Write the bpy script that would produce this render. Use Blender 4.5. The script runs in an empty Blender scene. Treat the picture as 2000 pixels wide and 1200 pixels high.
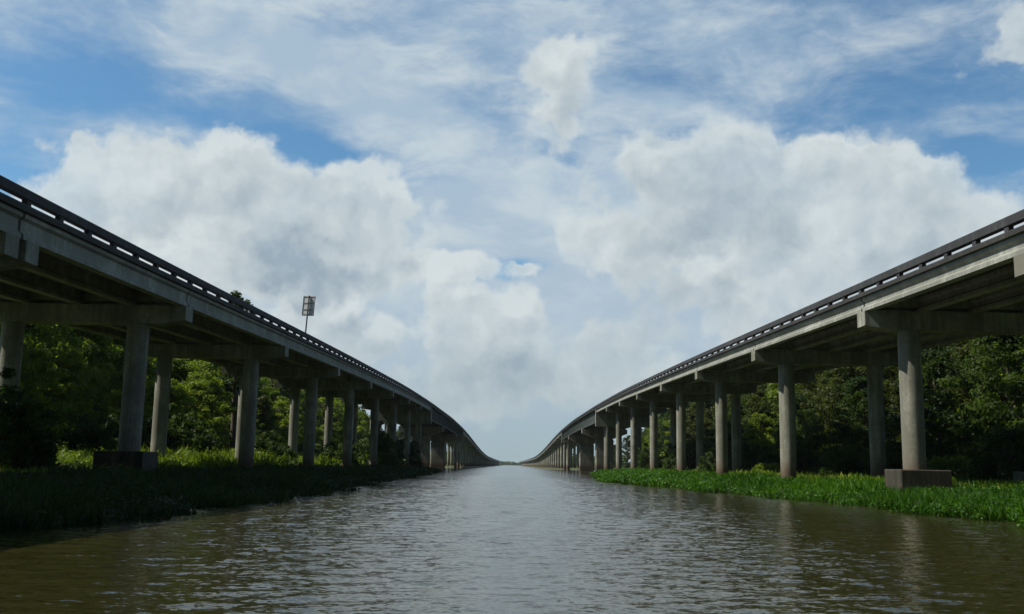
import bpy, math, random
import numpy as np
from mathutils import Vector, Matrix
S = bpy.context.scene
C = S.collection
rad = math.radians

# ------------------------------------------------------------------ camera
F_PX, W_PX, H_PX = 1950.0, 2000.0, 1200.0       # the photograph's own pixels
PITCH, ROLL, EYE = math.atan(308 / 1950), 0.018, 1.6
YAW = ROLL * math.sin(PITCH) - 3 / F_PX
def camera_axes():
    f = Vector((math.sin(-YAW) * math.cos(PITCH), math.cos(YAW) * math.cos(PITCH), math.sin(PITCH)))
    r = f.cross(Vector((0, 0, 1))).normalized()
    u = r.cross(f)
    return f, (r * math.cos(ROLL) + u * math.sin(ROLL)).normalized(), (u * math.cos(ROLL) - r * math.sin(ROLL)).normalized()
FWD, RGT, UPV = camera_axes()
cd = bpy.data.cameras.new('camera'); cam = bpy.data.objects.new('camera', cd); C.objects.link(cam)
cd.sensor_width = 36; cd.lens = 36 * F_PX / W_PX; cd.clip_start = 0.1; cd.clip_end = 12000
cam.matrix_world = Matrix(((RGT.x, UPV.x, -FWD.x, 0), (RGT.y, UPV.y, -FWD.y, 0), (RGT.z, UPV.z, -FWD.z, EYE), (0, 0, 0, 1)))
S.camera = cam
def sky_dir(px, py):
    """compass direction of a spot of the sky, read off the photograph"""
    return (FWD + RGT * ((px - 1000) / F_PX) + UPV * ((600 - py) / F_PX)).normalized()

# ------------------------------------------------------------------ light
SUN_EL, SUN_AZ = rad(50), rad(266)
SUN_DIR = Vector((math.sin(SUN_AZ) * math.cos(SUN_EL), math.cos(SUN_AZ) * math.cos(SUN_EL), math.sin(SUN_EL)))
sl = bpy.data.lights.new('sun', 'SUN'); sun = bpy.data.objects.new('sun', sl); C.objects.link(sun)
sl.energy = 5.0; sl.angle = rad(0.5); sl.color = (1, 0.95, 0.86)
sun.rotation_euler = (-SUN_DIR).to_track_quat('-Z', 'Y').to_euler(); sun.location = (-30, 0, 60)
S.view_settings.view_transform = 'Standard'; S.view_settings.look = 'None'
S.view_settings.exposure = 0; S.view_settings.gamma = 1
S.render.engine = 'CYCLES'
S.cycles.use_denoising = True
S.cycles.max_bounces = 5; S.cycles.diffuse_bounces = 2; S.cycles.glossy_bounces = 2; S.cycles.transmission_bounces = 2; S.cycles.transparent_max_bounces = 8
S.cycles.volume_bounces = 1

class Nodes:
    """small helper to write node trees as expressions"""
    def __init__(s, nt): s.nt = nt
    def new(s, t, **kw):
        n = s.nt.nodes.new(t)
        for k, v in kw.items(): setattr(n, k, v)
        return n
    def put(s, sock, v):
        if isinstance(v, bpy.types.NodeSocket): s.nt.links.new(v, sock)
        elif v is not None: sock.default_value = v
    def m(s, op, a, b=None, c=None, clamp=False):
        n = s.new('ShaderNodeMath', operation=op); n.use_clamp = clamp
        for i, v in enumerate((a, b, c)): s.put(n.inputs[i], v)
        return n.outputs[0]
    def v(s, op, a, b=None, scale=None):
        n = s.new('ShaderNodeVectorMath', operation=op)
        s.put(n.inputs[0], a)
        if b is not None: s.put(n.inputs[1], b)
        if scale is not None: s.put(n.inputs['Scale'], scale)
        return n.outputs['Value'] if op in ('DOT_PRODUCT', 'LENGTH') else n.outputs[0]
    def noise(s, vec, scale, detail=4, rough=0.55, dist=0.0, col=False, lac=2.0):
        n = s.new('ShaderNodeTexNoise'); s.put(n.inputs['Vector'], vec)
        n.inputs['Scale'].default_value = scale; n.inputs['Detail'].default_value = detail
        n.inputs['Roughness'].default_value = rough; n.inputs['Distortion'].default_value = dist
        n.inputs['Lacunarity'].default_value = lac
        return n.outputs['Color'] if col else n.outputs[0]
    def ss(s, x, lo, hi, a=0.0, b=1.0):
        n = s.new('ShaderNodeMapRange', interpolation_type='SMOOTHSTEP'); s.put(n.inputs[0], x)
        for i, q in enumerate((lo, hi, a, b)): s.put(n.inputs[i + 1], q)
        return n.outputs[0]
    def lin(s, x, lo, hi, a=0.0, b=1.0):
        n = s.new('ShaderNodeMapRange'); s.put(n.inputs[0], x)
        for i, q in enumerate((lo, hi, a, b)): s.put(n.inputs[i + 1], q)
        return n.outputs[0]
    def mix(s, f, a, b, mode='MIX'):
        n = s.new('ShaderNodeMix', data_type='RGBA', blend_type=mode)
        s.put(n.inputs[0], f)
        for i, q in ((6, a), (7, b)):
            if isinstance(q, (tuple, list)) and len(q) == 3: q = (*q, 1)
            s.put(n.inputs[i], q)
        return n.outputs[2]
    def sep(s, v):
        n = s.new('ShaderNodeSeparateXYZ'); s.put(n.inputs[0], v); return n.outputs
    def mapping(s, v, scale, loc=(0, 0, 0), rot=(0, 0, 0)):
        n = s.new('ShaderNodeMapping'); s.put(n.inputs[0], v)
        n.inputs['Scale'].default_value = scale; n.inputs['Location'].default_value = loc; n.inputs['Rotation'].default_value = rot
        return n.outputs[0]

# ------------------------------------------------------------------ sky
# cumulus: x, y, half width, half height (photo pixels), weight
CUMULUS = [
 (135,300,45,34,.75),(212,388,105,84,.95),(340,420,200,120,1.0),(450,350,100,80,1.0),(580,450,230,130,1.0),(705,400,100,85,1.05),
 (560,540,210,65,1.0),(330,330,110,55,.55),(640,630,200,60,.5),
 (1290,330,75,62,.95),(1450,340,140,72,1.0),(1650,356,165,64,1.0),(1790,370,90,60,.9),(1420,440,250,130,.9),(1690,460,220,130,1.0),
 (1560,570,240,100,.85),(1900,440,180,60,.6),
 (1085,125,58,52,.85),(1105,200,50,80,.42),(1990,85,28,45,.6),(1955,115,40,20,.4),
 (862,520,90,38,.9),(1030,521,34,15,.55),
 (912,618,60,52,1.1),(1015,622,64,60,1.15),(965,700,125,85,1.05),(1090,740,110,45,.6),(860,770,130,40,.5),(715,655,92,54,1.0),(830,735,110,40,.4),(1190,690,150,80,.45),
 (1390,562,95,62,1.0),(1660,520,130,80,1.0),
]
# the grey undersides and hollows of those clouds
SHADE = [(600,525,150,55,.75),(710,430,90,60,.25),(480,440,130,50,.22),(230,430,80,60,.15),(1410,430,190,90,.40),(1330,520,120,70,.22),
 (1590,420,120,50,.22),(1760,520,140,70,.30),(1000,710,120,50,.36),(1330,620,120,40,.2),(720,690,90,30,.25),(640,560,110,50,.3),(1100,230,70,80,.35),(830,760,300,60,.25),(1240,640,160,70,.2),
 # sunlit crowns
 (130,288,45,24,-.4),(215,345,70,34,-.3),(450,292,70,34,-.4),(705,335,60,36,-.4),(1275,285,60,28,-.35),(1450,280,90,28,-.3),(1640,280,80,28,-.35),(1810,325,50,32,-.35),
 (1640,470,70,80,-.4),(905,592,40,26,-.45),(1020,592,45,26,-.45),(700,635,50,28,-.4),(1075,105,44,34,-.3),(1385,545,55,34,-.35),(860,510,60,22,-.35),(340,480,120,40,-.25)]
# thin high cloud, positive, and the gaps of clear blue, negative
VEIL = [
 (540,100,280,75,.60,20),(770,205,220,62,.70,27),(900,60,500,120,.28,8),(1300,70,450,120,.30,5),(1330,215,150,34,.55,2),
 (950,400,330,90,.50,-8),(1060,260,120,150,.30,0),(1100,480,400,180,.42,0),(1000,420,300,70,.35,-6),(620,640,430,130,.42,4),(1520,640,430,150,.45,-4),(1000,740,520,130,.45,0),(1150,440,230,150,.34,0),(840,470,190,110,.34,0),(260,470,330,120,.36,0),(1450,520,420,150,.36,0),(150,60,260,60,.35,12),(250,250,240,40,.25,14),(300,200,280,50,.2,15),(1000,660,700,200,.45,0),
 (110,130,200,90,-.42,15),(430,240,260,40,-.38,15),(630,290,190,30,-.55,8),(1040,300,150,32,-.4,0),(1885,335,90,55,-.55,0),(1620,200,240,50,-.24,-8),
 (985,512,95,30,-1.5,-12),(1260,130,170,50,-.28,20),(780,600,60,45,-.35,0),(40,320,120,80,-.45,0),(1830,170,200,110,-.16,0),(1110,310,60,22,-.55,15),
]
world = bpy.data.worlds.new('World'); S.world = world; world.use_nodes = True
world.cycles.sampling_method = 'MANUAL'; world.cycles.sample_map_resolution = 256
def build_sky():
    nt = world.node_tree; nt.nodes.clear(); N = Nodes(nt)
    d0 = N.new('ShaderNodeTexCoord').outputs['Generated']
    def ellipse(vec, x, y, rx, ry, rot=0.0):
        c = sky_dir(x, y); r = (RGT - c * RGT.dot(c)).normalized(); u = r.cross(c).normalized()
        a = rad(rot); r2 = r * math.cos(a) - u * math.sin(a); u2 = u * math.cos(a) + r * math.sin(a)
        q = N.new('ShaderNodeCombineXYZ')
        N.put(q.inputs[0], N.v('DOT_PRODUCT', vec, tuple(r2 * (F_PX / rx)))); N.put(q.inputs[1], N.v('DOT_PRODUCT', vec, tuple(u2 * (F_PX / ry))))
        return N.v('LENGTH', q.outputs[0])
    z = N.sep(d0)[2]; fwd = N.sep(d0)[1]
    w1 = N.v('SUBTRACT', N.noise(d0, 9, 2, .5, col=True), (.5, .5, .5))
    w2 = N.v('SUBTRACT', N.noise(d0, 38, 3, .6, col=True), (.5, .5, .5))
    dw = N.v('ADD', d0, N.v('ADD', N.v('SCALE', w1, scale=.06), N.v('SCALE', w2, scale=.026)))
    acc = None
    for (x, y, rx, ry, amp) in CUMULUS:
        val = N.m('MULTIPLY_ADD', ellipse(dw, x, y, rx * 1.22, ry * 1.22), -amp, amp)
        acc = val if acc is None else N.m('SMOOTH_MAX', acc, val, .22)
    def puffs(vec):
        """round cauliflower bumps, two sizes"""
        out = None
        for sc, k in ((19, .62), (47, .38)):
            n = N.new('ShaderNodeTexVoronoi', feature='F1'); N.put(n.inputs['Vector'], vec)
            n.inputs['Scale'].default_value = sc
            t = N.m('MULTIPLY_ADD', N.m('MULTIPLY', n.outputs['Distance'], n.outputs['Distance']), -2.4 * k, k)
            out = t if out is None else N.m('ADD', out, t)
        return out
    fb = N.m('SUBTRACT', N.noise(d0, 18, 7, .62), .5)
    pv = N.v('ADD', d0, N.v('SCALE', w2, scale=.03))
    pa = puffs(pv)
    field = N.m('ADD', acc, N.m('ADD', N.m('MULTIPLY', fb, .75), N.m('MULTIPLY', pa, .30)))
    thin = N.ss(N.noise(d0, 6, 4, .6), .36, .60, .78, .97)      # the masses thin out in places
    mask = N.m('MULTIPLY', N.ss(field, .02, .36), thin)
    # billows: the bumps a little way toward the sun tell the lit side of each puff from the far one
    tow = (UPV * .8 - RGT * .6).normalized() * .014
    pb = puffs(N.v('ADD', pv, tuple(tow)))
    na = N.noise(dw, 9, 5, .58); nb = N.noise(N.v('ADD', dw, tuple(tow * 1.6)), 9, 5, .58)
    relief = N.m('ADD', N.m('MULTIPLY', N.m('SUBTRACT', na, nb), 1.5), N.m('MULTIPLY', N.m('SUBTRACT', pa, pb), .22))
    rim = N.ss(field, .12, .60, .20, 0)
    lit = N.m('ADD', relief, N.m('ADD', rim, .70))
    ds = N.v('ADD', dw, N.v('SCALE', N.v('SUBTRACT', N.noise(d0, 14, 4, .6, col=True), (.5, .5, .5)), scale=.12)); sh = None
    for (x, y, rx, ry, amp) in SHADE:
        s2 = N.ss(ellipse(ds, x, y, rx * 1.6, ry * 1.6), 0, 1, amp, 0)
        sh = s2 if sh is None else N.m('ADD', sh, s2)
    lit = N.m('SUBTRACT', lit, sh, clamp=True)
    cum = N.mix(lit, (.32, .40, .47), (.67, .735, .745))
    # cirrus veil
    wv = N.v('SUBTRACT', N.noise(d0, 6, 3, .55, col=True), (.5, .5, .5))
    dv = N.v('ADD', d0, N.v('SCALE', wv, scale=.07))
    acc = None
    for (x, y, rx, ry, amp, rot) in VEIL:
        s2 = N.ss(ellipse(dv, x, y, rx * 1.6, ry * 1.6, rot), 0, 1, amp, 0)
        acc = s2 if acc is None else N.m('ADD', acc, s2)
    st = N.noise(N.mapping(dv, (9, 9, 24), rot=(0, rad(18), 0)), 1, 6, .60, .12)
    st2 = N.noise(N.mapping(d0, (30, 30, 80), rot=(0, rad(24), 0)), 1, 4, .6, .4)
    streak = N.m('ADD', N.m('MULTIPLY', N.m('SUBTRACT', st, .5), 1.35), N.m('MULTIPLY', N.m('SUBTRACT', st2, .5), .55))
    over = N.ss(z, .45, .80, .46, .06)                   # clearer overhead
    veil = N.ss(N.m('ADD', N.m('ADD', acc, over), streak), .0, 1.15, 0, .95)
    sky = N.new('ShaderNodeTexSky', sky_type='NISHITA'); sky.sun_disc = False
    sky.sun_elevation = SUN_EL; sky.sun_rotation = SUN_AZ
    sky.air_density = 1.0; sky.dust_density = .4; sky.ozone_density = 2.0
    base = N.mix(1.0, sky.outputs[0], (.092, .092, .092), 'MULTIPLY')
    base = N.mix(1.0, base, (.80, 1.16, 1.27), 'MULTIPLY')
    col = N.mix(veil, base, N.mix(N.ss(st, .4, .7), (.40, .52, .64), (.58, .665, .71)))
    col = N.mix(N.m('MULTIPLY', N.ss(z, .30, .10, 0, .7), veil), col, (.44, .54, .63))
    col = N.mix(mask, col, cum)
    # the hazy band low over the horizon
    low = N.ss(z, -.02, .155, .72, 0)
    col = N.mix(low, col, (.33, .43, .48))
    # unseen sky behind the viewer, dimmed to weaken the fill under the decks
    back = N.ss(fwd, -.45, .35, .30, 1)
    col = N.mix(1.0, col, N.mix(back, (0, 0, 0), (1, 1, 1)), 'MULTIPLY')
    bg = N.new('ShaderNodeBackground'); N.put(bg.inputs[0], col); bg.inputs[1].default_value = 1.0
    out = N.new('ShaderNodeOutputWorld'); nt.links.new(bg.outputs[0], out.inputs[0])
build_sky()

# ------------------------------------------------------------------ helpers
rng = np.random.default_rng(7)
random.seed(7)
def mesh(name, verts, faces, mat, smooth=False):
    me = bpy.data.meshes.new(name)
    me.from_pydata([tuple(v) for v in verts], [], faces)
    me.materials.append(mat)
    if smooth: me.polygons.foreach_set('use_smooth', [True] * len(me.polygons))
    me.update(); return me
def quads(name, V, mat, tint=None):
    """V: (n,4,3) array of separate quads as one mesh"""
    n = len(V); me = bpy.data.meshes.new(name)
    me.vertices.add(n * 4); me.vertices.foreach_set('co', np.ascontiguousarray(V, np.float32).ravel())
    me.loops.add(n * 4); me.loops.foreach_set('vertex_index', np.arange(n * 4, dtype=np.int32))
    me.polygons.add(n); me.polygons.foreach_set('loop_start', np.arange(n, dtype=np.int32) * 4)
    me.materials.append(mat)
    if tint is not None:
        at = me.attributes.new('tint', 'FLOAT', 'POINT'); at.data.foreach_set('value', np.repeat(tint, 4).astype(np.float32))
    me.update(calc_edges=True); me.validate(); return me
def link(name, me, parent=None):
    o = bpy.data.objects.new(name, me); C.objects.link(o)
    if parent is not None:
        o.parent = parent
        p = parent; off = Vector((0, 0, 0))
        while p is not None: off += p.location; p = p.parent
        o.location = -off                       # meshes are written in world coordinates
    return o
def tag(o, label=None, cat=None, group=None, kind=None):
    for k, v in (('label', label), ('category', cat), ('group', group), ('kind', kind)):
        if v: o[k] = v
    return o
class MB:
    def __init__(s): s.v = []; s.f = []
    def add(s, v, f):
        k = len(s.v); s.v += [tuple(q) for q in v]; s.f += [tuple(i + k for i in q) for q in f]; return s
    def box(s, x0, x1, y0, y1, z0, z1):
        if x0 > x1: x0, x1 = x1, x0
        return s.add([(x0,y0,z0),(x1,y0,z0),(x1,y1,z0),(x0,y1,z0),(x0,y0,z1),(x1,y0,z1),(x1,y1,z1),(x0,y1,z1)],
                     [(0,3,2,1),(4,5,6,7),(0,1,5,4),(1,2,6,5),(2,3,7,6),(3,0,4,7)])
    def bevel_box(s, x0, x1, y0, y1, z0, z1, b=.04):
        if x0 > x1: x0, x1 = x1, x0
        k = []
        for z, i in ((z0, b), (z0 + b, 0), (z1 - b, 0), (z1, b)):
            k.append([(x0+b,y0+i,z),(x1-b,y0+i,z),(x1-i,y0+b,z),(x1-i,y1-b,z),(x1-b,y1-i,z),(x0+b,y1-i,z),(x0+i,y1-b,z),(x0+i,y0+b,z)])
        v = [q for r in k for q in r]; f = [tuple(range(7, -1, -1)), tuple(range(24, 32))]
        for r in range(3):
            for i in range(8): j = (i + 1) % 8; f.append((r*8+i, r*8+j, r*8+8+j, r*8+8+i))
        return s.add(v, f)
    def tube(s, pts, rads, n=12, cap=True):
        v = []; f = []
        for k, (p, r) in enumerate(zip(pts, rads)):
            p = Vector(p); a = Vector(pts[min(k+1, len(pts)-1)]) - Vector(pts[max(k-1, 0)]); a.normalize()
            x = a.orthogonal().normalized() if abs(a.z) < .98 else Vector((1, 0, 0)); x = (x - a * x.dot(a)).normalized(); y = a.cross(x)
            for i in range(n):
                t = 2 * math.pi * i / n; v.append(p + (x * math.cos(t) + y * math.sin(t)) * r)
        for k in range(len(pts) - 1):
            for i in range(n): j = (i + 1) % n; f.append((k*n+i, k*n+j, k*n+n+j, k*n+n+i))
        if cap: f.append(tuple(range(n - 1, -1, -1))); f.append(tuple((len(pts)-1)*n + i for i in range(n)))
        return s.add(v, f)
    def obj(s, name, mat, parent=None, smooth=False):
        o = link(name, mesh(name, s.v, s.f, mat, smooth), parent)
        if smooth: o.data.set_sharp_from_angle(angle=rad(40))
        return o

# ------------------------------------------------------------------ materials
def material(name):
    m = bpy.data.materials.new(name); m.use_nodes = True
    nt = m.node_tree; nt.nodes.clear(); N = Nodes(nt)
    b = N.new('ShaderNodeBsdfPrincipled'); o = N.new('ShaderNodeOutputMaterial'); nt.links.new(b.outputs[0], o.inputs[0])
    return m, N, b, o
def concrete(name, light, dark, stain=True, rough=.85):
    m, N, b, o = material(name)
    P = N.new('ShaderNodeNewGeometry').outputs['Position']
    big = N.noise(P, .45, 4, .6); fine = N.noise(P, 5, 5, .65)
    drip = N.noise(N.mapping(P, (7, 7, .35)), 1, 4, .6)
    run = N.noise(N.mapping(P, (2.2, 2.2, .16)), 1, 5, .65)
    f = N.m('ADD', N.m('ADD', N.m('MULTIPLY', run, .48), N.m('MULTIPLY', drip, .16)), N.m('ADD', N.m('MULTIPLY', big, .45), N.m('MULTIPLY', fine, .22)))
    col = N.mix(N.ss(f, .44, .74), light, dark)
    if stain:   # the river's high-water mark
        z = N.sep(P)[2]
        zz = N.m('ADD', z, N.m('MULTIPLY', N.m('SUBTRACT', run, .5), 1.6))
        col = N.mix(N.ss(zz, 1.1, 3.0, .80, 0), col, (.125, .075, .042))
        col = N.mix(N.ss(zz, .9, 1.9, .7, 0), col, (.07, .045, .03))
    N.put(b.inputs['Base Color'], col); b.inputs['Roughness'].default_value = rough
    bp = N.new('ShaderNodeBump'); bp.inputs['Strength'].default_value = .35; bp.inputs['Distance'].default_value = .02
    N.put(bp.inputs['Height'], fine); N.put(b.inputs['Normal'], bp.outputs[0])
    return m
M_CONC = concrete('weathered_concrete', (.41, .41, .335), (.17, .165, .125))
M_GIRD = concrete('girder_concrete', (.43, .44, .38), (.22, .225, .185), stain=False)
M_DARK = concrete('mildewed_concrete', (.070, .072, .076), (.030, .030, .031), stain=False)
M_SLAB = concrete('slab_concrete', (.060, .058, .050), (.028, .026, .022), stain=False)  # near-black base colour deepens the shade under the deck
M_FOOT = concrete('mossy_footing_concrete', (.130, .090, .065), (.030, .030, .018), stain=False)
def steel(name, col):
    m, N, b, o = material(name)
    P = N.new('ShaderNodeNewGeometry').outputs['Position']
    n = N.noise(N.mapping(P, (.6, .6, .2)), 1, 5, .6)
    c = N.mix(N.ss(n, .4, .75), col, tuple(q * .6 for q in col)); N.put(b.inputs['Base Color'], c)
    b.inputs['Roughness'].default_value = .6
    return m
M_STEEL = steel('painted_girder_steel', (.15, .175, .16))
def plain(name, col, rough=.6, metal=0.0, var=.25, sc=3):
    m, N, b, o = material(name)
    P = N.new('ShaderNodeTexCoord').outputs['Object']
    n = N.noise(P, sc, 4, .6)
    N.put(b.inputs['Base Color'], N.mix(N.ss(n, .35, .7), col, tuple(q * (1 - var) for q in col)))
    b.inputs['Roughness'].default_value = rough; b.inputs['Metallic'].default_value = metal
    return m
M_ALU = plain('bare_sign_aluminium', (.86, .87, .85), .6, 0)
M_POST = plain('galvanised_post', (.18, .19, .19), .5, .4)
M_STR = plain('sign_stringer_metal', (.30, .31, .32), .5, 0)
M_BARK = plain('bark', (.11, .09, .065), .9, 0, .5, 4)
def leaf(name, dark, bright, trans=.52):
    m, N, b, o = material(name)
    t = N.new('ShaderNodeAttribute'); t.attribute_name = 'tint'
    oi = N.new('ShaderNodeObjectInfo').outputs['Random']
    f = N.m('ADD', t.outputs['Fac'], N.m('MULTIPLY', N.m('SUBTRACT', oi, .5), .45), clamp=True)
    c = N.mix(f, dark, bright); N.put(b.inputs['Base Color'], c); b.inputs['Roughness'].default_value = .55
    b.inputs['Specular IOR Level'].default_value = .3
    tr = N.new('ShaderNodeBsdfTranslucent'); N.put(tr.inputs[0], N.mix(1.0, c, (1.5, 1.55, .7), 'MULTIPLY'))
    mx = N.new('ShaderNodeMixShader'); mx.inputs[0].default_value = trans
    N.nt.links.new(b.outputs[0], mx.inputs[1]); N.nt.links.new(tr.outputs[0], mx.inputs[2]); N.nt.links.new(mx.outputs[0], o.inputs[0])
    return m
M_LEAF_D = leaf('dark_leaf', (.018, .040, .009), (.070, .115, .017))
M_LEAF_Y = leaf('yellow_green_leaf', (.080, .130, .011), (.230, .290, .024))
M_LEAF_O = leaf('olive_leaf', (.026, .042, .010), (.090, .108, .020))
M_SHRUB = leaf('shrub_leaf', (.020, .042, .008), (.085, .130, .018))
M_GRASS = leaf('bank_grass', (.060, .110, .008), (.210, .280, .016), .35)
M_REED = leaf('river_grass', (.022, .072, .002), (.085, .215, .003), .35)

# ------------------------------------------------------------------ water and ground
M_MARSH_SHADE = leaf('shade_darkened_marsh_plants', (.012, .030, .008), (.040, .075, .012), .3)  # left bank leaves, bridge shade put into the darker colour
def water_material():
    m, N, b, o = material('river_water')
    P = N.new('ShaderNodeNewGeometry').outputs['Position']
    def slope(sc, loc, amp, rot=0.0, det=2):
        c = N.noise(N.mapping(P, (*sc, 1), loc, (0, 0, rot)), 1.0, det, .55, .2, col=True)
        return N.v('SCALE', N.v('MULTIPLY', N.v('SUBTRACT', c, (.5, .5, .5)), (.75, 1, 0)), scale=amp)
    calm = N.ss(N.noise(N.mapping(P, (.03, .08, 1)), 1.0, 3, .5), .3, .7, .6, 1.25)
    sl_ = N.v('ADD', slope((9, 16), (7, 3, 0), .48, .15), slope((3.0, 6.2), (0, 0, 0), .30))
    sl_ = N.v('SCALE', sl_, scale=calm)
    N.put(b.inputs['Normal'], N.v('NORMALIZE', N.v('ADD', sl_, N.new('ShaderNodeNewGeometry').outputs['Normal'])))
    mud = N.noise(P, .05, 3, .5)
    N.put(b.inputs['Base Color'], N.mix(mud, (.023, .0215, .0055), (.034, .031, .009)))
    b.inputs['Roughness'].default_value = .10; b.inputs['IOR'].default_value = 1.33
    return m
M_WATER = water_material()
def river():
    """one sheet: real ripples on the water round the viewer, plain water beyond"""
    r = np.random.default_rng(12)
    xs = np.linspace(-19, 19, 331); ys = [5.0]
    while ys[-1] < 150: ys.append(ys[-1] + max(.085, min(.6, ys[-1] * .0032)))
    ys = np.array(ys); X, Y = np.meshgrid(xs, ys); Z = np.zeros_like(X); n = 64
    wl = np.exp(r.uniform(np.log(.24), np.log(1.15), n)); th = np.pi / 2 + r.normal(0, .62, n); k = 2 * np.pi / wl
    for i in range(n):
        amp = .085 * np.sqrt(2 / n) / k[i] * (1.0 if wl[i] < .8 else .8)
        gust = .72 + .40 * np.sin(X * r.uniform(.05, .25) + Y * r.uniform(.04, .18) + r.uniform(0, 6.3))
        Z += amp * gust * np.sin(k[i] * (np.cos(th[i]) * X + np.sin(th[i]) * Y) + r.uniform(0, 6.283) + .5 * np.sin(X * .7 + Y * .31 + i))
    fade = np.clip((19 - np.abs(X)) / 1.5, 0, 1) * np.clip((150 - Y) / 25, 0, 1) * np.clip((Y - 5) / 1, 0, 1)
    Z *= fade
    nx, ny = len(xs), len(ys); nv = nx * ny
    co = np.stack([X, Y, Z], -1).reshape(-1, 3)
    I = np.arange(nv).reshape(ny, nx)
    q = np.stack([I[:-1, :-1], I[:-1, 1:], I[1:, 1:], I[1:, :-1]], -1).reshape(-1, 4)
    far = np.array([(-3000, -200, 0), (3000, -200, 0), (3000, 6000, 0), (-3000, 6000, 0)], float)
    co = np.concatenate([co, far]); A, B, Cc, D = nv, nv + 1, nv + 2, nv + 3
    p = [I[0, 0], I[0, -1], I[-1, -1], I[-1, 0]]
    q = np.concatenate([q, [(A, B, p[1], p[0]), (B, Cc, p[2], p[1]), (Cc, D, p[3], p[2]), (D, A, p[0], p[3])]])
    me = bpy.data.meshes.new('water'); me.vertices.add(len(co)); me.vertices.foreach_set('co', co.astype(np.float32).ravel())
    m = len(q); me.loops.add(m * 4); me.loops.foreach_set('vertex_index', q.astype(np.int32).ravel())
    me.polygons.add(m); me.polygons.foreach_set('loop_start', np.arange(m, dtype=np.int32) * 4)
    sm = np.ones(m, bool); sm[-4:] = False; me.polygons.foreach_set('use_smooth', sm)
    me.materials.append(M_WATER); me.update(calc_edges=True); me.validate()
    tag(link('water', me), kind='structure')
river()
def soil_material():
    m, N, b, o = material('bank_soil')
    P = N.new('ShaderNodeNewGeometry').outputs['Position']
    n = N.noise(P, .35, 6, .65); z = N.sep(P)[2]
    g = N.mix(N.ss(n, .35, .65), (.030, .060, .010), (.075, .090, .020))
    N.put(b.inputs['Base Color'], N.mix(N.ss(z, .05, .35), (.12, .095, .06), g)); b.inputs['Roughness'].default_value = .95
    return m
M_SOIL = soil_material()
def edge_left(y):
    return -np.interp(y, [-60, 0, 22, 27, 34, 50, 78, 130, 208, 232, 250], [13, 12, 11.8, 11.4, 10.7, 10.5, 12, 13, 16, 18, 20]) + .35 * np.sin(y * .9) + .25 * np.sin(y * 2.3 + 1)
def edge_right(y):
    return np.interp(y, [-60, 0, 32, 46, 60, 80, 108, 116, 160, 212, 235], [17, 17, 16.9, 17.2, 15.8, 14.2, 10.7, 12.0, 16, 19, 21]) + .35 * np.sin(y * .8) + .25 * np.sin(y * 2.1)
def ground_h(x, y, side):
    """height of the near bank"""
    e = (-x + edge_left(y)) if side < 0 else (x - edge_right(y))
    e = np.minimum(e, (np.interp(np.abs(x), [26, 42], [240, 345]) - y) * .6)
    lump = .10 * np.sin(x * .55 + y * .31) * np.sin(y * .23 - x * .4)
    if side < 0: h = np.interp(e, [-8, -.4, 0, 1.2, 5, 11, 18, 60, 400], [-1.5, -.25, .02, .30, .55, .85, 1.30, 1.7, 2.3])
    else: h = np.interp(e, [-8, -.4, 0, 1.0, 3, 10, 60, 400], [-1.5, -.25, .02, .22, .48, .78, 1.3, 2.0])
    return h + lump * np.clip(e / 3, 0, 1)
def bank(side):
    us = np.concatenate([np.linspace(8, 40, 65), np.geomspace(41, 700, 18)]); ys = np.concatenate([np.linspace(-60, 356, 209)])
    X, Y = np.meshgrid(side * us, ys); Z = ground_h(X, Y, side)
    nx = len(us); f = []
    for j in range(len(ys) - 1):
        for i in range(nx - 1):
            q = (j*nx+i, j*nx+i+1, (j+1)*nx+i+1, (j+1)*nx+i); f.append(q if side > 0 else q[::-1])
    tag(link('ground', mesh('ground', np.stack([X.ravel(), Y.ravel(), Z.ravel()], 1), f, M_SOIL, True)), kind='structure')
bank(-1); bank(1)
def far_bank(side, y0):
    us = np.array([9, 13, 14.5, 16, 20, 30, 60, 150, 500, 2500]); ys = np.concatenate([[y0 - 8, y0, y0 + 10, y0 + 40], np.linspace(y0 + 100, 2600, 14)])
    v = []; f = []
    for j, y in enumerate(ys):
        for i, u in enumerate(us):
            z = float(np.interp(u, [9, 13.5, 16, 30, 2500], [-1, 0, .35, .8, 2.0])) if j else -1.0
            v.append((side * (u + 1.5 * math.sin(y * .02) * (u < 30)), y, z))
    nx = len(us)
    for j in range(len(ys) - 1):
        for i in range(nx - 1):
            q = (j*nx+i, j*nx+i+1, (j+1)*nx+i+1, (j+1)*nx+i); f.append(q if side > 0 else q[::-1])
    tag(link('ground', mesh('ground', v, f, M_SOIL, True)), kind='structure')
far_bank(-1, 400); far_bank(1, 400)
tag(link('ground', mesh('ground', [(-3000,2550,.0),(3000,2550,.0),(3000,2600,1.2),(-3000,2600,1.2),(3000,5900,2.0),(-3000,5900,2.0)], [(0,1,2,3),(3,2,4,5)], M_SOIL)), kind='structure')

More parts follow.
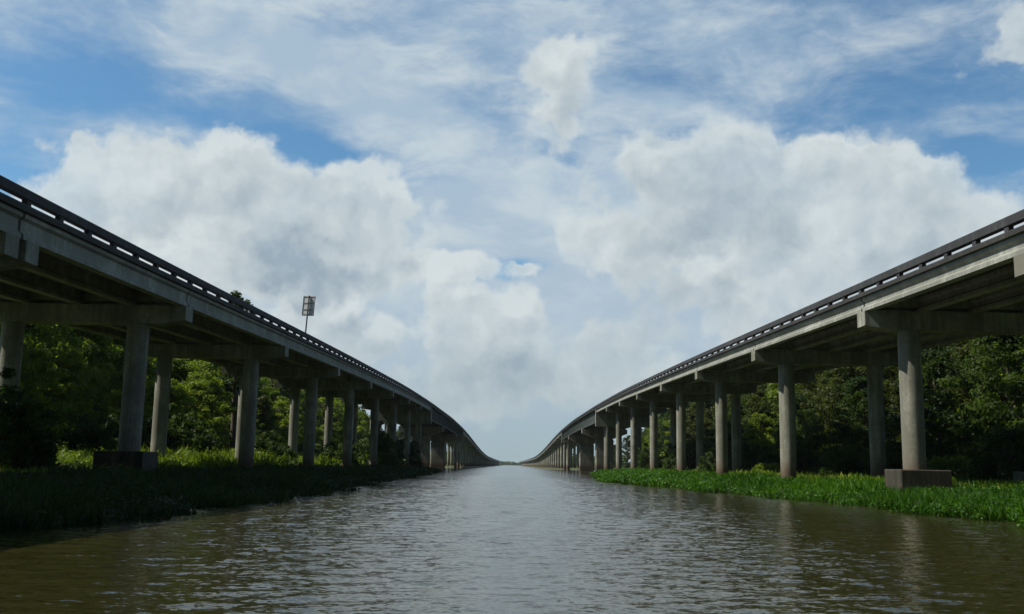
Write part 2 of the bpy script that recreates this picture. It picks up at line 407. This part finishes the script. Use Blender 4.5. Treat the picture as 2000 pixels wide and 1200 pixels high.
# ------------------------------------------------------------------ the two bridges
SPAN = 23.87
_ky = np.array([-60, 0, 34, 56, 80, 109, 168, 220, 300, 370, 430, 490, 560, 620, 718, 800, 1000, 1900.])
_kz = np.array([7.9, 8.75, 9.45, 10.0, 10.65, 11.4, 12.65, 13.2, 13.5, 12.95, 11.9, 10.5, 9.0, 7.9, 6.7, 6.2, 6.0, 6.0])
_fy = np.arange(-60, 1900, 2.0); _fz = np.interp(_fy, _ky, _kz)
_k = np.hanning(31); _k /= _k.sum(); _fz = np.convolve(np.pad(_fz, 15, mode='edge'), _k, 'valid')
def rail_z(y): return EYE + float(np.interp(y, _fy, _fz))
Y0, Y1 = -36.0, 1750.0
def stations(a, b, step):
    n = max(1, int(math.ceil((b - a) / step))); return [a + (b - a) * i / n for i in range(n + 1)]
def extrude(sec, ys, sgn, edge):
    """sec: closed list of (distance in from the deck edge, height below the rail top), swept along the bridge"""
    v = []; f = []; n = len(sec)
    for y in ys:
        z = rail_z(y)
        for t, h in sec: v.append((sgn * (edge + t), y, z + h))
    for k in range(len(ys) - 1):
        for i in range(n):
            j = (i + 1) % n; q = (k*n+i, k*n+j, k*n+n+j, k*n+n+i); f.append(q if sgn < 0 else q[::-1])
    a = tuple(range(n)); b = tuple((len(ys)-1)*n + i for i in range(n))
    f.append(a[::-1] if sgn < 0 else a); f.append(b if sgn < 0 else b[::-1])
    return v, f
def bridge(sgn, edge, thick, par, col_in, first, label):
    """edge: inner deck edge; thick: rail top to girder soffit; par: rail top to slab soffit; col_in: first column line"""
    root = bpy.data.objects.new('highway_bridge', None); C.objects.link(root); root.location = (sgn * (edge + 6), first[0], 0)
    tag(root, label, 'bridge', 'twin highway bridges over the river')
    WD = 12.0
    near = list(first) + [first[1] + SPAN * i for i in range(1, 8)]     # last one carries the river spans
    before = [first[0] - 21, first[0] - 42]
    river0 = near[-1]; river1 = river0 + 148.4
    far = [river1 + SPAN * i for i in range(0, 57)]
    side = lambda t: sgn * (edge + t)
    # slab in two lengths of casting, kerbs, rails
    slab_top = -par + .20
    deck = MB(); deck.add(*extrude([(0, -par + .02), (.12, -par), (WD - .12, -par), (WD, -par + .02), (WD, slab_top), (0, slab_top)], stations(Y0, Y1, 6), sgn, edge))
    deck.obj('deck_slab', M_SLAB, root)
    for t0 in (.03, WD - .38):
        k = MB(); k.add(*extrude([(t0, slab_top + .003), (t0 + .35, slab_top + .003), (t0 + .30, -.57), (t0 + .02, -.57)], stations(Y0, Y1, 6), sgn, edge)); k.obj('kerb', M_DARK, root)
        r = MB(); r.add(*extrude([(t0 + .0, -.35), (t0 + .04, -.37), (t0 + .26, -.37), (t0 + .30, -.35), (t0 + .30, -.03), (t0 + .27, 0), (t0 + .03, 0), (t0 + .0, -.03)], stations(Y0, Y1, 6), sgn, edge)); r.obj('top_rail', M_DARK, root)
    step = SPAN / 9; y = first[1] - 25 * step; n = 0; rest = MB()
    while y < 1000:
        z = rail_z(y)
        for t0 in (.03, WD - .33):
            mb = MB(); mb.bevel_box(side(t0 + .04), side(t0 + .26), y - .17, y + .17, z - .572, z - .368, .02)
            if t0 < 1 and y > 24 and n < 98: mb.obj('rail_post', M_DARK, root); n += 1
            else: rest.add(mb.v, mb.f)
        y += step
    tag(rest.obj('rail_post', M_DARK, root), kind='stuff')
    # precast girders, span by span up to the river
    gh = thick - par
    def girder_sec(t, h, w=.23):
        tf, bf = .15, .17
        pts = [(-w, 0), (w, 0), (w, -tf), (.085, -tf - .09), (.085, -h + bf + .12), (w, -h + bf), (w, -h), (-w, -h), (-w, -h + bf), (-.085, -h + bf + .12), (-.085, -tf - .09), (-w, -tf)]
        return [(t + a, -par - .004 + b) for a, b in pts]
    lines = [.38 + i * 2.80 for i in range(5)]
    ends = [before[1], before[0]] + near
    for a, b in zip(ends[:-1], ends[1:]):
        for t in lines:
            mb = MB(); mb.add(*extrude(girder_sec(t, gh), stations(a + .09, b - .09, 8), sgn, edge)); mb.obj('girder', M_GIRD, root)
    for t in lines:
        mb = MB(); mb.add(*extrude(girder_sec(t, gh), stations(river1 + .3, Y1, 8), sgn, edge)); mb.obj('girder', M_GIRD, root)
    # deep steel girders over the river
    SG = 2.75
    for t in (.75, 4.25, 7.75, 11.25):
        h = -par - .004
        sec = [(t - .25, h), (t + .25, h), (t + .25, h - .06), (t + .02, h - .06), (t + .02, h - SG + .07), (t + .28, h - SG + .07), (t + .28, h - SG), (t - .28, h - SG), (t - .28, h - SG + .07), (t - .02, h - SG + .07), (t - .02, h - .06), (t - .25, h - .06)]
        mb = MB(); mb.add(*extrude(sec, stations(river0 + .9, river1 - .9, 6), sgn, edge))
        for k, ys in enumerate(stations(river0 + 4, river1 - 4, 3.2)):
            z = rail_z(ys); mb.box(side(t - .2), side(t - .022), ys - .02, ys + .02, z + h - SG + .072, z + h - .062)
        mb.obj('steel_girder', M_STEEL, root)
    # bents
    cols = [col_in, col_in + 6.8]
    lo_t, hi_t = (edge + .12), (edge + WD - .12)
    def column(x, y, top, parent, r=.575):
        b = -1.6; mb = MB()
        mb.tube([(sgn * x, y, b), (sgn * x, y, b + 1.5), (sgn * x, y, top - .01)], [r * 1.02, r, r], 28); return mb.obj('column', M_CONC, parent, True)
    def bent(y, top_drop, h=.98, w=1.2, footing=None, diaphragm=True):
        top = rail_z(y) - top_drop; x0, x1 = lo_t - .02, hi_t + .02; mb = MB()
        prof = [(x0, top), (x1, top), (x1, top - h * .78), (x1 - 1.5, top - h), (x0 + 1.5, top - h), (x0, top - h * .78)]
        v = [(sgn * a, y - w / 2, z) for a, z in prof] + [(sgn * a, y + w / 2, z) for a, z in prof]; n = 6
        f = [tuple(range(n)), tuple(range(2 * n - 1, n - 1, -1))] + [(i, i + n, (i + 1) % n + n, (i + 1) % n) for i in range(n)]
        if sgn > 0: f = [q[::-1] for q in f]
        f = [q[::-1] for q in f]
        mb.add(v, f); cap = mb.obj('cap_beam', M_CONC, root)
        for x in cols: column(x, y, top - h, cap)
        for x in cols:
            if footing:
                fm = MB(); fm.bevel_box(sgn * (x - 1.15), sgn * (x + 1.45), y - 1.1, y + 1.2, -1, footing, .05); fm.obj('footing', M_FOOT, cap)
        if diaphragm and y < river0:
            for yy in (y - .42, y + .42):
                dm = MB()
                for a, b in zip(lines[:-1], lines[1:]):
                    dm.box(side(a + .1), side(b - .1), yy - .11, yy + .11, rail_z(y) - par - gh + .2, rail_z(y) - par - .03)
                dm.obj('diaphragm', M_GIRD, root)
        return cap
    for y in before: bent(y, thick + .005)
    for i, y in enumerate(near[:-1]):
        if i == 0:
            bent(y - .75, thick + .02, w=.95, diaphragm=False); bent(y + .75, thick + .02, w=.95)
        else:
            bent(y, thick + .02, footing=(1.72 if sgn > 0 else 1.95) if i == 1 else (.62 if sgn > 0 else 1.0))
    # transition piers: tall cap, upper half carries the precast girders, ledge carries the steel ones
    for y, s in ((river0, 1), (river1, -1)):
        zt = rail_z(y) - par - .03; zl = rail_z(y) - par - SG - .02; mb = MB()
        mb.box(sgn * (lo_t - .05), sgn * (hi_t + .05), y - .7, y + .7, zl - 1.0, zl)
        mb.box(sgn * (lo_t - .05), sgn * (hi_t + .05), y - .7 if s > 0 else y + .1, y - .1 if s > 0 else y + .7, zl + .002, zt - gh - .01)
        mb.box(sgn * (lo_t - .08), sgn * (lo_t + .5), y - .66, y + .66, zl + .001, zt)
        cap = mb.obj('cap_beam', M_CONC, root)
        for x in cols: column(x, y, zl - 1.0, cap, .7)
    # hammerhead piers standing in the river
    cx = edge + WD / 2
    for y in (river0 + 43.5, river1 - 43.5):
        top = rail_z(y) - par - SG - .25; mb = MB(); w = 1.1
        prof = [(cx - 5.9, top), (cx + 5.9, top), (cx + 5.9, top - 1.1), (cx + 2.4, top - 2.4), (cx - 2.4, top - 2.4), (cx - 5.9, top - 1.1)]
        v = [(sgn * a, y - w, z) for a, z in prof] + [(sgn * a, y + w, z) for a, z in prof]; n = 6
        f = [tuple(range(n)), tuple(range(2 * n - 1, n - 1, -1))] + [(i, i + n, (i + 1) % n + n, (i + 1) % n) for i in range(n)]
        f = f if sgn > 0 else [q[::-1] for q in f]
        mb.add(v, f); cap = mb.obj('hammerhead_cap', M_CONC, root)
        sm = MB(); sm.bevel_box(sgn * (cx - 2.35), sgn * (cx + 2.35), y - .95, y + .95, -3, top - 2.402, .3); sm.obj('pier_stem', M_CONC, cap)
        for t in (.75, 4.25, 7.75, 11.25):
            bm = MB(); bm.box(side(t - .3), side(t + .3), y - .35, y + .35, top + .002, top + .24); bm.obj('bearing_block', M_DARK, cap)
    for y in far[1:]: bent(y, thick + .02, w=1.1)
    return root, near
LB, L_PIERS = bridge(-1, 17.5, 1.80, .86, 20.3, (35.0, 53.7), 'left concrete highway bridge, its river side in shade, carrying a small grey sign')
RB, R_PIERS = bridge(1, 18.4, 1.56, .82, 21.0, (35.0, 52.5), 'right concrete highway bridge with sunlit columns rising from bright green bank')

# ------------------------------------------------------------------ road sign on the left bridge
def road_sign():
    y = 84.5; x = -17.68; z = rail_z(y)
    r = bpy.data.objects.new('road_sign', None); C.objects.link(r); r.location = (x, y, z); r.rotation_euler = (0, rad(3), rad(-14))
    tag(r, 'tall grey metal road sign on one thin post above the left bridge railing', 'road sign')
    def part(mb, name, mat, p):
        o = bpy.data.objects.new(name, mesh(name, mb.v, mb.f, mat)); C.objects.link(o); o.parent = p; return o
    m = MB(); m.tube([(0, 0, -.35), (0, 0, 3.25)], [.065, .06], 10); part(m, 'post', M_POST, r)
    m = MB(); m.bevel_box(-.56, .56, .085, .105, 1.52, 3.26, .006); pn = part(m, 'panel', M_ALU, r)
    for zz in (1.62, 2.05, 2.62, 3.16):
        m = MB(); m.box(-.54, .54, .06, .083, zz - .035, zz + .035); part(m, 'stringer', M_STR, pn)
    for xx in (-.53, .53):
        m = MB(); m.box(xx - .02, xx + .02, .058, .084, 1.54, 3.24); part(m, 'edge_angle', M_POST, pn)
road_sign()

# ------------------------------------------------------------------ vegetation
def leaves(cent, rad3, per, size, seed, up=.5):
    """leaf quads scattered in clumps: (n,4,3) and a tint per leaf"""
    r = np.random.default_rng(seed); n = len(cent) * per
    ci = np.repeat(np.arange(len(cent)), per)
    d = r.normal(size=(n, 3)); d /= np.linalg.norm(d, axis=1)[:, None]
    p = cent[ci] + d * rad3[ci] * (r.random((n, 1)) ** .45)
    nrm = d * .8 + r.normal(size=(n, 3)) * .55 + np.array([0, 0, up]); nrm /= np.linalg.norm(nrm, axis=1)[:, None]
    t = np.cross(nrm, r.normal(size=(n, 3))); t /= np.linalg.norm(t, axis=1)[:, None] + 1e-9
    b = np.cross(nrm, t)
    s = size * (.55 + .9 * r.random((n, 1)))
    L = t * s; Wd = b * s * .42; bend = nrm * s * .18
    V = np.stack([p - L * .6, p + Wd - L * .05 + bend, p + L * .7, p - Wd - L * .05 + bend], 1)
    tint = np.clip(r.normal(.42, .2, len(cent))[ci] + r.normal(0, .14, n), 0, 1)
    return V, tint
def tree_mesh(seed, H, R, base, clumps, per, size, mat, lean=.0, slim=1.0, open_=0.0):
    r = np.random.default_rng(seed)
    ph = r.random(6) * 6.28; cent = []; rr = []
    while len(cent) < clumps:
        z = base + (H - base) * r.random() ** .85; u = (z - base) / (H - base)
        prof = (math.sin(math.pi * min(1, .16 + .84 * u) ** 1.05) ** .65 if u < .97 else .25)
        a = r.random() * 6.28
        lobe = 1 + .28 * math.sin(2 * a + ph[0] + 3 * u) + .22 * math.sin(3 * a + ph[1] - 5 * u) + .15 * math.sin(5 * a + ph[2] + 9 * u)
        q = R * prof * lobe * slim * (r.random() ** .5)
        cent.append((q * math.cos(a) + lean * u, q * math.sin(a), z - .3))
        k = R * .19 * (.6 + .8 * r.random()); rr.append((k * 1.2, k * 1.2, k * .72))
    cent = np.array(cent); rr = np.array(rr)
    V, t = leaves(cent, rr, per, size, seed + 1)
    crown = quads('crown', V, mat, t)
    mb = MB(); tr = .014 * H + .06
    top = H * .82
    pts = [(0, 0, -.6)] + [(lean * k * .5 + .25 * math.sin(k * 4 + ph[3]) * k, .25 * math.cos(k * 5 + ph[4]) * k, top * k) for k in (.15, .35, .55, .75, 1)]
    mb.tube(pts, [tr * 1.5, tr * 1.1, tr * .9, tr * .7, tr * .45, tr * .12], 8)
    for i in r.choice(len(cent), min(16, len(cent)), replace=False):
        c = cent[i]; k = max(.15, min(.85, (c[2] - .25 * R) / top - .12))
        s = Vector([np.interp(k, [0, .15, .35, .55, .75, 1], [q[j] for q in pts]) for j in range(3)])
        e = Vector(c); mid = s.lerp(e, .5) + Vector((0, 0, -.1 * (e - s).length))
        mb.tube([s, mid, e], [tr * .32, tr * .2, .02], 5, False)
    return crown, mesh('trunk', mb.v, mb.f, M_BARK, True)
def shrub_mesh(seed, H, R, clumps, per, size, mat):
    r = np.random.default_rng(seed); cent = []; rr = []
    while len(cent) < clumps:
        p = r.normal(size=3); p /= np.linalg.norm(p); p *= r.random() ** .35
        q = np.array([p[0] * R, p[1] * R, abs(p[2]) * H * .86 + .15]); q[2] *= 1 - .25 * math.sin(3 * math.atan2(p[1], p[0]) + seed)
        cent.append(q); k = R * .24 * (.6 + .8 * r.random()); rr.append((k, k, k * .75))
    V, t = leaves(np.array(cent), np.array(rr), per, size, seed + 1)
    fol = quads('foliage', V, mat, t)
    mb = MB()
    for i in range(0, clumps, 5):
        c = cent[i]; mb.tube([(c[0] * .1, c[1] * .1, -.4), (c[0] * .5, c[1] * .5, c[2] * .55), tuple(c)], [.05, .035, .012], 5, False)
    return fol, mesh('stem', mb.v, mb.f, M_BARK, True)
KINDS = {
 'broad': tree_mesh(11, 13.5, 4.4, 1.0, 150, 105, .24, M_LEAF_D),
 'yellow': tree_mesh(23, 12.0, 4.2, .8, 140, 105, .24, M_LEAF_Y),
 'olive': tree_mesh(37, 14.5, 4.0, 1.6, 140, 100, .23, M_LEAF_O, .8),
 'loose': tree_mesh(41, 11.0, 3.6, 1.2, 95, 100, .23, M_LEAF_Y, -.5),
 'tall': tree_mesh(53, 22.3, 3.2, 7.0, 120, 90, .26, M_LEAF_D, .4, .9),
}
SHRUBS = {
 'round': shrub_mesh(61, 3.4, 2.4, 70, 110, .19, M_SHRUB),
 'low': shrub_mesh(67, 1.9, 2.2, 50, 110, .17, M_LEAF_Y),
 'willow': shrub_mesh(71, 5.2, 3.0, 110, 110, .20, M_LEAF_D),
}
ORD = ['', 'first', 'second', 'third', 'fourth', 'fifth', 'sixth', 'seventh', 'eighth', 'ninth']
def where(x, y):
    """which gap between the bridge's river-side columns shows the thing"""
    side = 'left' if x < 0 else 'right'; piers = L_PIERS if x < 0 else R_PIERS; cx = 20.3 if x < 0 else 21.0
    n = sum(1 for p in piers[1:] if cx / p > abs(x) / y)
    if n == 0: return side, 'outside the nearest %s bridge column' % side, n
    if n >= 8: return side, 'past the last %s bank column' % side, n
    return side, 'between %s bridge columns %s and %s' % (side, ORD[n], ORD[n + 1]), n
LOOK = {'broad': 'dense dark green tree', 'yellow': 'yellow-green leafy tree', 'olive': 'olive-green tree', 'loose': 'small loose yellow-green tree', 'tall': 'very tall slim tree',
        'round': 'round dark green shrub', 'low': 'low yellow-green shrub', 'willow': 'big bushy dark shrub'}
used = {}
def plant(kind, x, y, s=1.0, label=None, group=None, sz=1.0):
    tree = kind in KINDS
    a, b = (KINDS if tree else SHRUBS)[kind]
    r = bpy.data.objects.new('tree' if tree else 'shrub', None); C.objects.link(r)
    side = -1 if x < 0 else 1
    z = float(ground_h(np.array(x), np.array(y), side)) if y < 356 else .6
    r.location = (x, y, z); r.rotation_euler = (0, 0, random.random() * 6.28); r.scale = (s, s, s * sz)
    for n, me in ((('crown', a), ('trunk', b)) if tree else (('foliage', a), ('stem', b))):
        o = bpy.data.objects.new(n, me); C.objects.link(o); o.parent = r
    if not label:
        sd, wh, n = where(x, y); row = 'at the front' if abs(x) < 41 else ('farther back' if abs(x) > 48 else 'in the middle row')
        label = '%s %s, %s' % (LOOK[kind], row, wh)
    tag(r, label, 'tree' if tree else 'shrub', group or ('trees of the wood along the bank' if tree else 'shrubs along the bank'))
    used.setdefault(label, []).append(r)
    return r
def wood(side):
    R = random.Random(5 if side < 0 else 9)
    names = ['yellow', 'yellow', 'olive', 'loose', 'yellow', 'loose'] if side < 0 else ['broad', 'olive', 'broad', 'yellow', 'olive', 'broad']
    k = 0
    for x0, y0, y1, st, sc in ((40 if side < 0 else 38, 62, 225, 8.2, .86), (46, 72, 335, 7.6, 1.22), (54, 86, 338, 7.8, 1.55)):
        y = y0
        while y < y1:
            kd = names[(k * 5 + R.randrange(3)) % 6]
            s = sc * R.uniform(.85, 1.14)
            if 205 < y < 232: s *= .72
            plant(kd, side * (x0 + R.uniform(-1.6, 1.6)), y + R.uniform(-1.5, 1.5), s)
            y += st * R.uniform(.85, 1.15); k += 1
    y = 60
    while y < 235:
        plant(R.choice(['round', 'low', 'willow', 'low'] if side < 0 else ['round', 'willow', 'round', 'low']), side * (33.5 + R.uniform(-1.2, 1.4)), y, R.uniform(.7, 1.1))
        y += R.uniform(6, 9)
wood(-1); wood(1)
plant('tall', -38, 138, 1.06, 'very tall slim tree whose top shows above the left bridge railing')
plant('willow', -24.6, 48.5, .85, 'dark leafy bush under the left bridge at the left photo edge', 'bushes under the left bridge')
plant('round', -22.4, 46.0, .7, 'rounded dark bush low in front of the big bush at the left edge', 'bushes under the left bridge')
for i, (x, y, s, t) in enumerate(((-23.5, 138, .9, 'dark bush between the fifth and sixth columns under the left bridge'), (-22, 165, 1.25, 'large dark bush beside the sixth column under the left bridge'),
                      (-23.5, 182, 1.5, 'tallest dark bush under the far end of the left bridge'), (-21, 201, 1.2, 'last dark bush under the left bridge before the river'), (-25, 110, .6, 'small dark bush beside the fourth column under the left bridge'))):
    plant('willow', x, y, s, t, 'bushes under the left bridge')
for x, y, s, k, t in ((27.5, 84, .75, 'round', 'rounded shrub behind the second column of the right bridge'), (27, 106, .8, 'low', 'low yellowish shrub behind the third column of the right bridge'),
                      (26, 128, .9, 'round', 'rounded shrub behind the fourth column of the right bridge'), (24.5, 58.5, .5, 'low', 'low bright shrub behind the block under the nearest right column'),
                      (27, 160, 1.0, 'willow', 'big bush behind the fifth column of the right bridge'), (26, 192, 1.0, 'willow', 'big bush behind the last bank columns of the right bridge')):
    plant(k, x, y, s, t, 'shrubs under the right bridge')
R = random.Random(3)
for side in (-1, 1):
    for i in range(14):
        y = 410 + 14 * i
        plant(R.choice(['broad', 'yellow', 'olive']), side * (46 + R.uniform(0, 34)), y, R.uniform(.95, 1.3), 'distant tree across the river behind the %s bridge' % ('left' if side < 0 else 'right'), 'trees across the river')
def far_wood():
    r = np.random.default_rng(2); V = []; T = []
    for i in range(420):
        if i < 150: s = -1 if i % 2 else 1; y = 600 + 1900 * r.random() ** 1.3; x = s * (40 + 60 * r.random())
        else: x = r.uniform(-330, 330); y = 2560 + 80 * r.random()
        h = r.uniform(6, 9.5); c = np.array([[x + r.normal() * 2.5, y + r.normal() * 2, .5 + h * q] for q in r.random(14)])
        v, t = leaves(c, np.full((14, 3), 2.0), 16, 1.3, int(r.integers(1 << 30))); V.append(v); T.append(t)
    tag(link('forest', quads('forest', np.concatenate(V), M_LEAF_D, np.concatenate(T))), 'low dark line of forest on the far horizon', 'forest', kind='stuff')
far_wood()
# ------------------------------------------------------------------ grass and river plants (nobody could count them)
def blades(name, side, n, fn, mat, h0, h1, wdt, seed, label, cat):
    r = np.random.default_rng(seed); x, y = fn(r, n)
    z = np.maximum(ground_h(x, y, side), 0.0) - .05
    keep = np.ones(len(x), bool)
    for px in ((20.3, 27.1) if side < 0 else (21, 27.8)):
        py = L_PIERS[1] if side < 0 else R_PIERS[1]
        keep &= ~((np.abs(np.abs(x) - px - .12) < 1.36) & (np.abs(y - py - .05) < 1.2))
    x, y, z = x[keep], y[keep], z[keep]; n = len(x)
    patch = .5 + .25 * np.sin(x * .8 + 1.3 * np.sin(y * .21)) + .25 * np.sin(y * .47 + x * .35)
    h = (h0 + (h1 - h0) * r.random(n)) * (.38 + .95 * patch ** 1.2 + .25 * np.sin(x * 2.3 + y * 1.1) * np.sin(y * .83 - x))
    if side < 0 and h1 > 1: h = h * np.clip((y - 42) / 36, .3, 1)
    a = r.random(n) * 6.283; w = wdt * (.6 + .8 * r.random(n)) * np.clip(y / 45, 1, 3.2)
    tx, ty = np.cos(a) * w, np.sin(a) * w; lx, ly = r.normal(0, .32, n) * h, r.normal(0, .32, n) * h
    V = np.empty((n, 4, 3))
    V[:, 0] = np.stack([x - tx * .4, y - ty * .4, z], 1); V[:, 1] = np.stack([x + tx + lx * .4, y + ty + ly * .4, z + h * .55], 1)
    V[:, 2] = np.stack([x + lx, y + ly, z + h], 1); V[:, 3] = np.stack([x - tx + lx * .4, y - ty + ly * .4, z + h * .5], 1)
    tint = np.clip(.15 + .5 * patch + .2 * np.sin(x * .37 - y * .19) + r.normal(0, .19, n), 0, 1)
    tag(link(name, quads(name, V, mat, tint)), label, cat, kind='stuff')
def spread(side, y0, y1, w0, w1):
    def fn(r, n):
        y = y0 * (y1 / y0) ** (r.random(n) ** .9); e = w0 + (w1 - w0) * r.random(n) ** 1.35
        edge = edge_left(y) if side < 0 else edge_right(y)
        return edge + side * (e - 1.3 * np.clip(np.sin(y * .55 + 2 * np.sin(y * .13)), 0, 1) * (r.random(n) < .5)), y
    return fn
blades('river_grass', 1, 112000, spread(1, 13, 222, -.6, 9), M_REED, .18, .66, .032, 1, 'bright green river grass along the right waterline', 'grass')
blades('grass', 1, 32000, spread(1, 13, 225, 7, 24), M_GRASS, .25, .6, .05, 2, 'green grass under the right bridge', 'grass')
blades('river_grass', -1, 104000, spread(-1, 9, 226, -.6, 10), M_MARSH_SHADE, .22, .60, .030, 3, 'shaded dark green river grass along the left waterline', 'grass')
blades('grass', -1, 34000, spread(-1, 26, 225, 9.5, 27), M_GRASS, .45, 1.25, .05, 4, 'sunlit yellow-green grass behind the left bridge columns', 'grass')

def leafy(name, side, n, fn, mat, seed, label):
    """broad-leaved water plants in low uneven clumps"""
    r = np.random.default_rng(seed); x, y = fn(r, n); z = np.maximum(ground_h(x, y, side), 0)
    big = .5 + .5 * np.sin(x * 1.1 + y * .37) * np.sin(y * .61 - x * .5)
    k = np.clip(y / 60, .8, 2.2)
    h = (.12 + (.9 if seed == 23 else .38) * r.random(n) * big) * np.clip(y / 70, 1, 1.5)
    c = np.stack([x, y, z + h], 1); rr = np.stack([.42 * k, .42 * k, .16 + .25 * h], 1)
    V, t = leaves(c, rr, 20, .10, seed + 1, 1.0)
    sz = np.repeat(k, 20)[:, None, None]; mid = V.mean(1, keepdims=True); V = mid + (V - mid) * sz
    tag(link(name, quads(name, V, mat, t)), label, 'water plants', kind='stuff')
leafy('water_plants', 1, 3200, spread(1, 14, 220, -.8, 7), M_REED, 21, 'low broad-leaved bright green plants along the right waterline')
leafy('water_plants', -1, 1600, spread(-1, 10, 224, -.8, 10), M_MARSH_SHADE, 22, 'low broad-leaved dark plants along the left waterline in bridge shade')
leafy('water_plants', -1, 1600, spread(-1, 45, 210, 9, 24), M_GRASS, 23, 'sunlit leafy weeds behind the left bridge columns')

# ------------------------------------------------------------------ the moist air over the river
def haze():
    m = bpy.data.materials.new('haze'); m.use_nodes = True; nt = m.node_tree; nt.nodes.clear()
    v = nt.nodes.new('ShaderNodeVolumePrincipled'); o = nt.nodes.new('ShaderNodeOutputMaterial')
    v.inputs['Color'].default_value = (.80, .88, .95, 1); v.inputs['Density'].default_value = .00006; v.inputs['Anisotropy'].default_value = .2
    nt.links.new(v.outputs[0], o.inputs['Volume'])
    mb = MB(); mb.box(-3100, 3100, -260, 6100, -4.5, 28); tag(mb.obj('haze', m), kind='stuff')
haze()
